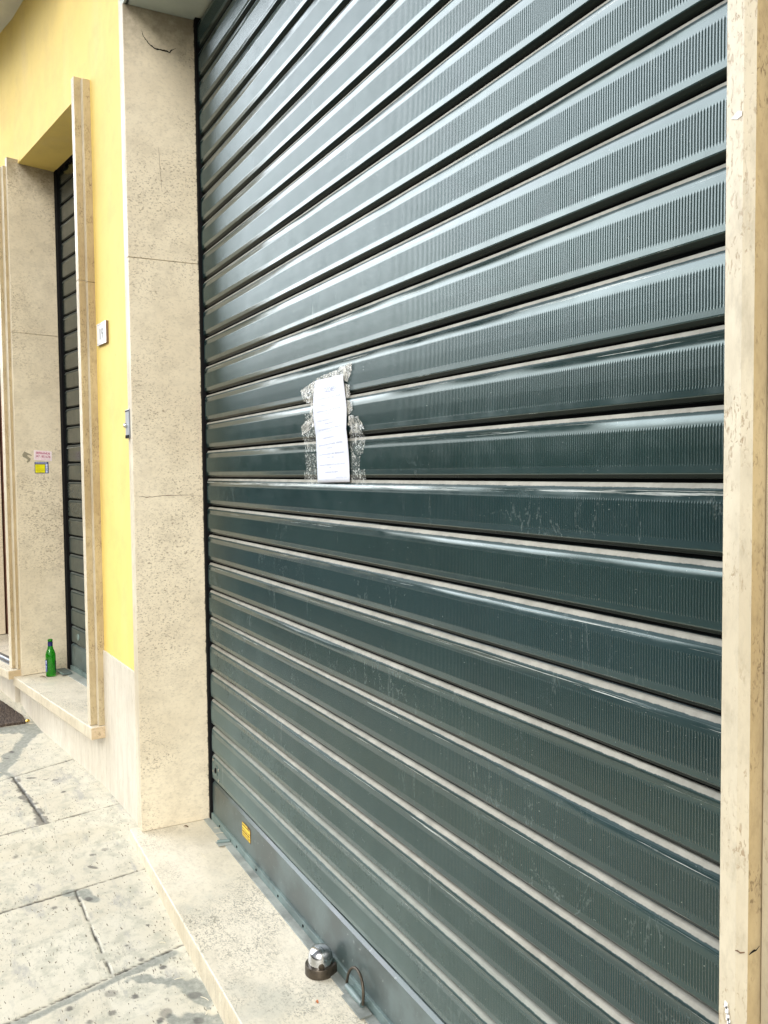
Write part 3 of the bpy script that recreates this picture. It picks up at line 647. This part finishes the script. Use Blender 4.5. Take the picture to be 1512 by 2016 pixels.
# ------------------------------------------------------------------ stickers, plate, box
def quad_sheet(b, O, U, V, u0, u1, v0, v1, off, mat, Nn):
    P = [tuple(O[i] + U[i] * a + V[i] * c + Nn[i] * off for i in range(3)) for a, c in ((u0, v0), (u1, v0), (u1, v1), (u0, v1))]
    Q = [tuple(p[i] - Nn[i] * .0004 for i in range(3)) for p in P]
    b.hexa(Q + P, mat)
c0 = Vector(F2.p(1.170, .059, 0)); c1 = Vector(F2.p(1.199, -.205, 0)); U = (c1 - c0).normalized(); V = Vector((0, 0, 1)); Nn = V.cross(U) * 1.0
if Nn.x < 0: Nn = -Nn
def on_reveal(u, z): return c0 + U * u + V * z
s1 = thing('sticker', on_reveal(.148, .107), 'white and pink sticker with a crimson phone number on the left stone jamb', 'sticker', None)
O = on_reveal(.099, .084); U1 = (U * .098 + V * -.0065).normalized()
b = B(); quad_sheet(b, O, U1, V, 0, .099, 0, .054, .0014, 'pinkpaper', Nn); b.build('sheet', s1)
def tx(par, O, U_, body, u, v, size, mat, bold=0, sx=1.0, off=.0016, al='CENTER'):
    P = O + U_ * u + V * v + Nn * off
    return text_mesh('lettering', body, size, mat, P, U_, V, par, bold, al, sx, .0002)
tx(s1, O, U1, 'SERRANDE', .0495, .0355, .0150, 'crimson', .0004, 1.08)
tx(s1, O, U1, '347.1851678', .0495, .0155, .0185, 'crimson', .0002, .86)
b = B()
def bars(b, O, U_, u0, u1, v, h, mat, off=.0017, seed=1):
    r = random.Random(seed); u = u0
    while u < u1 - .001:
        w = r.uniform(.001, .0022); quad_sheet(b, O, U_, V, u, min(u + w, u1), v + r.uniform(0, h * .25), v + h - r.uniform(0, h * .25), off, mat, Nn); u += w + r.uniform(.0006, .0014)
bars(b, O, U1, .028, .074, .0487, .0022, 'pink', seed=3); bars(b, O, U1, .008, .09, .0312, .0018, 'pink', seed=4)
for v, sd in ((.0105, 5), (.0055, 6)): bars(b, O, U1, .006, .030, v, .0022, 'pink', seed=sd); bars(b, O, U1, .036, .068, v - .001, .0022, 'pink', seed=sd + 3); bars(b, O, U1, .073, .090, v - .001, .002, 'pink', seed=sd + 6)
b.build('lettering', s1)
s2 = thing('sticker', on_reveal(.137, .040), 'small yellow sticker with a navy and blue border on the left stone jamb', 'sticker', None)
O = on_reveal(.1015, .0105)
b = B(); quad_sheet(b, O, U, V, 0, .076, 0, .062, .0012, 'navy', Nn); quad_sheet(b, O, U, V, .003, .056, .003, .0485, .0018, 'yellow', Nn)
quad_sheet(b, O, U, V, .004, .066, .0545, .0590, .0017, 'lblue', Nn); quad_sheet(b, O, U, V, .060, .0715, .003, .0515, .0017, 'lblue', Nn)
quad_sheet(b, O, U, V, .060, .0715, .036, .0375, .0021, 'blue', Nn); quad_sheet(b, O, U, V, .060, .0715, .026, .0278, .0021, 'blue', Nn); quad_sheet(b, O, U, V, .060, .0715, .0135, .0155, .0021, 'blue', Nn)
quad_sheet(b, O, U, V, .0635, .0675, .0195, .0225, .0021, 'navy', Nn); b.build('sheet', s2)
b = B()
for v, u1_, sd in ((.0425, .027, 1), (.0355, .029, 2), (.0285, .031, 3), (.0215, .050, 4), (.0140, .054, 5), (.0060, .040, 6)): bars(b, O, U, .007 if sd < 6 else .012, u1_, v, .0028, 'ochre', .0023, sd)
bars(b, O, U, .006, .064, .0560, .0018, 'blue', .0021, 9); b.build('lettering', s2)
tr = thing('torn_paper', on_reveal(.055, .095), 'grey scrap of torn sticker paper left on the jamb beside the pink sticker', 'paper scrap', None)
O = on_reveal(.036, .060)
b = B(); pts = [(0, .052), (.012, .070), (.020, .066), (.052, .050), (.050, .046), (.030, .052), (.026, .046), (.046, .030), (.040, .018), (.028, .008), (.022, .014), (.030, .024), (.018, .034), (.004, .040)]
f = [tuple(O + U * u + V * v + Nn * .0014) for u, v in pts]; b.face(f, 'torn'); o = b.build('scrap', tr); m = o.modifiers.new('t', 'SOLIDIFY'); m.thickness = .0006

s3 = thing('sticker', (-2.90, YS - .01, -1.29), 'small yellow sticker with dark lettering low on the shutter bottom bar', 'sticker', None)
V = Vector((0, 0, 1)); Nn = Vector((0, -1, 0)); U3 = Vector((1, 0, 0)); O = Vector((-2.942, YS - .0105, -1.3135))
b = B(); quad_sheet(b, O, U3, V, -.0015, .090, -.0015, .052, .0004, 'brownink', Nn); quad_sheet(b, O, U3, V, .001, .086, .0015, .0445, .0009, 'syellow', Nn); quad_sheet(b, O, U3, V, .002, .058, .0445, .0490, .0009, 'syellow', Nn)
b.build('sheet', s3)
b = B()
for v, h, sd in ((.039, .0055, 1), (.029, .0012, 2), (.0265, .001, 3), (.0165, .0062, 4), (.0115, .0012, 5), (.0075, .0024, 6), (.0035, .0016, 7)):
    if h < .0015: quad_sheet(b, O, U3, V, .002, .085, v, v + h, .0012, 'brownink', Nn)
    else: bars(b, O, U3, .004, .082, v, h, 'brownink', .0012, sd)
b.build('lettering', s3)

# house number plate
N1 = Vector((F1.n[0], F1.n[1], 0)); U1 = Vector((-F1.a[0], -F1.a[1], 0)); V = Vector((0, 0, 1))
pl = thing('house_number_plate', F1.p(.333, 0, .595), 'white tile plate reading 19 on the yellow wall', 'house number', None)
O = Vector(F1.p(.402, 0, .549)); Nn = N1
b = B(); b.box(F1, .268, .402, .0, .011, .549, .641, {'*': 'plateedge', 'b': 'white', 'top': 'white'}); b.build('tile', pl, bevel=.0012)
b = B(); 
for v in (.0055, .0845): b = B(); quad_sheet(b, O, U1, V, .004, .130, v, v + .0012, .0114, 'greytext', Nn); b.build('border_line', pl)
P = O + U1 * .067 + V * .022 + Nn * .0117
text_mesh('digits', '19', .066, 'greytext', P, U1, V, pl, .0004, 'CENTER', .95, .0002)

ic = thing('entry_panel', (-3.41, .70, .197), 'small grey metal box fixed to the yellow wall edge beside the tall jamb', 'control box', None)
b = B(); b.box(W, -3.443, -3.372, .6900, .712, .139, .252, 'steelgrey'); b.build('casing', ic, bevel=.003)
b = B(); b.lathe((0, 0, 0), [(.0001, .010), (.008, .009), (.010, .005), (.010, 0)], 'chrome', 20)
for i, (x, y, z) in enumerate(b.v): b.v[i] = (-3.426 + x, .690 - z, .190 + y)
b.build('button', ic, smooth=True)
for z0_, z1_ in ((.140, .152), (.243, .246)): b = B(); b.box(W, -3.441, -3.374, .6885, .6901, z0_, z1_, 'black'); b.build('seam', ic)

# ------------------------------------------------------------------ bottle
bo = thing('bottle', (-4.966, .565, -1.1015), 'empty green glass beer bottle standing on the sill by the narrow shutter', 'bottle', None)
c = (-4.966, .565, -1.1015); k = .204 / .23; R = .0268
prof = [(.0001, .004), (R * .75, .002), (R * .9, 0), (R, .004), (R, .125 * k), (R * .97, .138 * k), (R * .80, .155 * k), (R * .60, .170 * k), (R * .50, .185 * k), (R * .455, .205 * k), (R * .43, .218 * k), (R * .50, .219 * k), (R * .50, .228 * k), (R * .43, .230 * k)]
inner = [(r - .0022, z) for r, z in prof[::-1] if r > .006]; inner = [(max(.0015, r), max(z, .007)) for r, z in inner] + [(.0001, .008)]
b = B(); b.lathe(c, prof + inner, 'glass', 48); body = b.build('glass_body', bo, smooth=True)
b = B(); b.lathe(c, [(R * .475 + .0006, .188 * k), (R * .47 + .0006, .206 * k), (R * .455 + .0006, .214 * k)], 'darkfoil', 40); b.build('neck_label', bo, smooth=True)
def arc_label(name, a0, a1, z0, z1, mats):
    b = B(); r_ = R + .0005
    b.grid([[(c[0] + r_ * math.cos(t), c[1] + r_ * math.sin(t), c[2] + z) for t in np.linspace(a0, a1, 14)] for z in np.linspace(z0, z1, 6)], mats)
    return b
# direction towards the camera from the bottle
ac = math.atan2(-c[1], -c[0])
b = arc_label('l', ac - 2.5, ac - .80, .028, .092, 'label'); lab = b.build('label', bo, smooth=True)
b = B(); r_ = R + .0010
for j in range(22):
    t0 = ac - 1.7 + random.uniform(0, .75); z0 = random.uniform(.03, .084)
    b.grid([[(c[0] + r_ * math.cos(t), c[1] + r_ * math.sin(t), c[2] + z) for t in np.linspace(t0, t0 + random.uniform(.08, .2), 4)] for z in (z0, z0 + random.uniform(.003, .009))], 'labelw')
b.build('lettering', lab)
b = arc_label('l', ac + 1.15, ac + 2.2, .030, .082, 'darkfoil'); b.build('label', bo, smooth=True)

# ------------------------------------------------------------------ floor lock dome
dl = thing('floor_lock', (-2.143, .926, ZS), 'round chrome topped shutter lock bolted to the sill at the bottom', 'floor lock', None)
cx, cy = -2.143, .926
b = B(); zc = ZS + .0015
ring = []
for zz, rr in ((0, .0435), (.024, .0430), (.026, .0415), (.026, .034)):
    row = []
    for t in np.linspace(0, 2 * PI, 57):
        x, y = rr * math.cos(t), rr * math.sin(t)
        if y > 0: x *= 1 - .25 * (y / rr) ** 2; y *= 1.42
        row.append((cx + x + max(0, y) * -.10, cy + y, zc + zz))
    ring.append(row)
b.grid(ring, 'brassdark'); b.build('collar', dl, smooth=True)
b = B(); b.lathe((cx, cy, zc), [(.0345, .012), (.0345, .040), (.0335, .050), (.0300, .060), (.0235, .0675), (.014, .0715), (.0001, .073)], 'chrome', 56); o = b.build('dome', dl, smooth=True)
ang = math.atan2(-.36, .93) + .05
kp = (cx + .0345 * math.cos(ang), cy + .0345 * math.sin(ang), zc + .032); b = B()
b.lathe((0, 0, 0), [(.0085, -.001), (.0085, .0018), (.0065, .0022), (.0055, .0008), (.0001, .0008)], 'brassdark', 20)
ca, sa = math.cos(ang), math.sin(ang)
for i, (x, y, z) in enumerate(b.v): b.v[i] = (kp[0] + z * ca - x * sa, kp[1] + z * sa + x * ca, kp[2] + y)
o2 = b.build('lock_cylinder', o, smooth=True)

# ------------------------------------------------------------------ mat and litter
A = [(-5.75, .10), (-5.02, .22), (-5.045, .440), (-5.20, .452), (-5.75, .385)]
b = B(); zz = lambda x: g(x) + .014
top_ = []
for x in np.linspace(-5.75, -5.03, 40):
    y1 = float(np.interp(x, [-5.75, -5.36, -5.13, -5.03], [.17, .33, .43, .435])); y0 = -.05
    top_.append([(x, y0, g(x) - .01)] + [(x, y, zz(x) + .003 * mnoise.noise(Vector((x * 40, y * 90, 0)))) for y in np.linspace(y0, y1, 22)] + [(x, y1, g(x) - .01)])
b.grid(top_, 'coir')
for e_ in (top_[0], top_[-1]): b.face(e_, 'coir')
mt = b.build('doormat', org=(-5.3, .3, g(-5.3))); tag(mt, 'dark brown bristly doormat at the far left edge of the pavement', 'doormat')
fm = B()
for j in range(420):
    x, y = random.uniform(-5.7, -5.07), random.uniform(-.03, .42)
    if y > float(np.interp(x, [-5.75, -5.36, -5.13, -5.03], [.17, .33, .43, .435])) - .012: continue
    a_ = random.uniform(-.5, .35); L = random.uniform(.015, .05); z = zz(x) + random.uniform(.001, .007)
    dx, dy = math.cos(a_) * L, math.sin(a_) * L
    fm.face([(x, y, z), (x + dx, y + dy, z + .002), (x + dx - .001, y + dy + .0016, z + .002), (x - .001, y + .0016, z)], 'coir')
tag(fm.build('fibres', mt), kind='stuff')
gc = B(); px, py = -5.035, .447
rows = []
for v in np.linspace(0, 1, 7):
    rows.append([(px + (.011 * math.sin(v * PI) + .001) * math.cos(t) * (1 + .25 * math.sin(3 * t + v * 5)), py + (.011 * math.sin(v * PI) + .001) * math.sin(t), g(px) + .006 + v * .016 + .002 * math.sin(2 * t)) for t in np.linspace(0, 2 * PI, 13)])
gc.grid(rows, 'gold'); tag(gc.build('foil_scrap', org=(px, py, g(px)), smooth=True), 'crumpled gold foil scrap at the corner of the doormat', 'foil scrap')
def flake(name, c, L, wd, z, mat, label, cat, rot=0.0):
    b = B(); rows = []
    for u in np.linspace(0, 1, 8):
        w_ = wd * math.sin(PI * min(.98, u + .05)) ** .7; x = (u - .5) * L; cz = .003 * math.sin(u * 5)
        rows.append([(c[0] + x * math.cos(rot) - y * math.sin(rot), c[1] + x * math.sin(rot) + y * math.cos(rot), z + .0015 + cz + abs(y) * .35) for y in (-w_, -w_ * .3, w_ * .3, w_)])
    b.grid(rows, mat); tag(b.build(name, org=(c[0], c[1], z), smooth=True), label, cat)
flake('leaf', (-4.955, .523), .040, .007, -1.1010, 'leaf', 'curled dry brown leaf lying in front of the green bottle', 'leaf', 1.2)
flake('paper_scrap', (-2.02, .862), .012, .004, ZS, 'orangebit', 'tiny orange scrap on the wide sill near the lifting ring', 'scrap', .4)
flake('leaf', (-3.30, .86), .026, .005, ZS, 'leaf', 'tiny dark leaf crumb on the wide sill below the tall jamb', 'leaf', 1.0)
straws = [(-3.21, .968, .05, .95, ZS + .0048), (-3.165, .958, .045, 1.25, ZS + .0048), (-3.02, .845, .040, .1, ZS + .001), (-2.30, .64, .03, .5, None), (-2.42, .60, .028, 1.4, None), (-2.16, .61, .03, .2, None), (-2.24, .63, .022, 2.4, None), (-2.62, .60, .02, .9, None), (-5.35, .30, .06, .4, g(-5.35) + .024), (-4.33, .245, .05, .7, None)]
lab = ['pale straw leaning at the shutter corner beside the tall jamb', 'pale straw just right of the corner straw on the metal threshold', 'thin pale straw lying on the wide sill in front of the threshold clip', 'pale straw nearest the sill edge by the mortar patch', 'pale straw on the grey mortar joint', 'pale straw at the very bottom beside the sill', 'short pale straw tilted backwards by the sill', 'pale fleck under the edge of the wide sill', 'white curved straw lying on the brown doormat', 'white straw by the cracked joint at the left edge']
for (x, y, L, a_, z), lb in zip(straws, lab):
    z = g(x) + .002 if z is None else z
    b = B(); b.tube([(x + L * (t - .5) * math.cos(a_) + .15 * L * math.sin(t * 3), y + L * (t - .5) * math.sin(a_), z + .001 + .004 * math.sin(t * PI)) for t in np.linspace(0, 1, 7)], .0008, 'straw', 6)
    tag(b.build('straw', org=(x, y, z), smooth=True), lb, 'straw', 'straws littering the step and pavement')

# ------------------------------------------------------------------ far side of the street (lights and mirrors in the shutter)
M['farwall'] = flat('far_plaster', (.13, .12, .10), .9, 0, .1, .4); M['farwin'] = flat('far_shutters', (.06, .09, .07), .6)  # far wall colour darkened, as if shaded, so the shutter mirrors it dark
ob = thing('building', (-14, -19, -2), 'dark two storey house on the far side of the street', 'building', None)
b = B(); b.box(W, -60, 30, -26, -19, -2.5, 1.9, 'farwall'); b.build('wall', ob)
b = B()
b.box(W, -28, -26.8, -18.99, -18.9, -1.9, .7, 'farwin'); w_ = b.build('window', ob)
for k_ in range(1, 14): w2 = w_.copy(); C.objects.link(w2); w2.parent = ob; w2.location.x += 3.2 * k_

# ------------------------------------------------------------------ camera
cam = bpy.data.cameras.new('camera'); co_ = bpy.data.objects.new('camera', cam); C.objects.link(co_)
r = Vector((0.47053925, 0.88232204, -0.01003166)); u = Vector((-0.03681196, 0.03098813, 0.99884164)); f = Vector((-0.88161085, 0.46962491, -0.04706114))
mt = Matrix(((r.x, u.x, -f.x, 0), (r.y, u.y, -f.y, 0), (r.z, u.z, -f.z, ZO), (0, 0, 0, 1))); co_.matrix_world = mt
cam.sensor_fit = 'HORIZONTAL'; cam.sensor_width = 36; cam.lens = 40.0996; cam.clip_start = .02; cam.clip_end = 500
scene.camera = co_

# ------------------------------------------------------------------ light
SE, SA = math.radians(36), math.radians(128)   # elevation, azimuth of the veiled sun (from the street side)
w = bpy.data.worlds.new('World'); scene.world = w; w.use_nodes = True; t = w.node_tree; bg = t.nodes['Background']
sky = t.nodes.new('ShaderNodeTexSky'); sky.sky_type = 'NISHITA'; sky.sun_disc = False; sky.sun_elevation = SE; sky.sun_rotation = SA; sky.air_density = 1.0; sky.dust_density = 4.0; sky.ozone_density = .6
hs = t.nodes.new('ShaderNodeHueSaturation'); hs.inputs['Saturation'].default_value = .22
# bright patch added to the unseen sky to light up the shutter's reflections, noise-edged
def wn(ty, **kw):
    n_ = t.nodes.new(ty)
    for k_, v_ in kw.items(): setattr(n_, k_, v_)
    return n_
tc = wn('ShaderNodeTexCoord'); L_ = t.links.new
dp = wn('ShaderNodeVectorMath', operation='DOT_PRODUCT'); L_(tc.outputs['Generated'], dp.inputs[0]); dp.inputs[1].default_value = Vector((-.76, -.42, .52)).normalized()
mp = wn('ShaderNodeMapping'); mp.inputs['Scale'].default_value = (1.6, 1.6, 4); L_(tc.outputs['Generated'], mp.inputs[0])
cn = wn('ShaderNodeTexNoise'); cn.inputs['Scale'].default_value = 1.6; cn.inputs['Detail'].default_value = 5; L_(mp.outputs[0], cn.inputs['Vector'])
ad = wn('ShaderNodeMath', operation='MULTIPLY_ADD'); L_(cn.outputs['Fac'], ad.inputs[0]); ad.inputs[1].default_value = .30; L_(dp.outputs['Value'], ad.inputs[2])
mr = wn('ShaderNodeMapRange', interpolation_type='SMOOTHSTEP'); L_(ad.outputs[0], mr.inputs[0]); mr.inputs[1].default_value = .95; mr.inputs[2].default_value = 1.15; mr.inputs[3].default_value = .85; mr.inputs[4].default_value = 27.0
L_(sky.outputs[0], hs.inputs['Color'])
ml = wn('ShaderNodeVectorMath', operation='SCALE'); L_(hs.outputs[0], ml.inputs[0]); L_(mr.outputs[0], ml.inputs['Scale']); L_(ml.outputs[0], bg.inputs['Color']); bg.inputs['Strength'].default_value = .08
sun = bpy.data.lights.new('sun', 'SUN'); sun.energy = 1.5; sun.angle = math.radians(32); sun.color = (1, .97, .92)
so = bpy.data.objects.new('sun', sun); C.objects.link(so); so.location = (0, -5, 10)
# Nishita rotation is measured clockwise from +Y; point the lamp the same way
sd = Vector((math.sin(SA) * math.cos(SE), math.cos(SA) * math.cos(SE), math.sin(SE)))
so.rotation_euler = sd.to_track_quat('Z', 'Y').to_euler()
vs = scene.view_settings; vs.view_transform = 'Standard'; vs.look = 'None'; vs.gamma = 1; vs.use_curve_mapping = False; vs.exposure = .52
scene.render.resolution_x = 768; scene.render.resolution_y = 1024
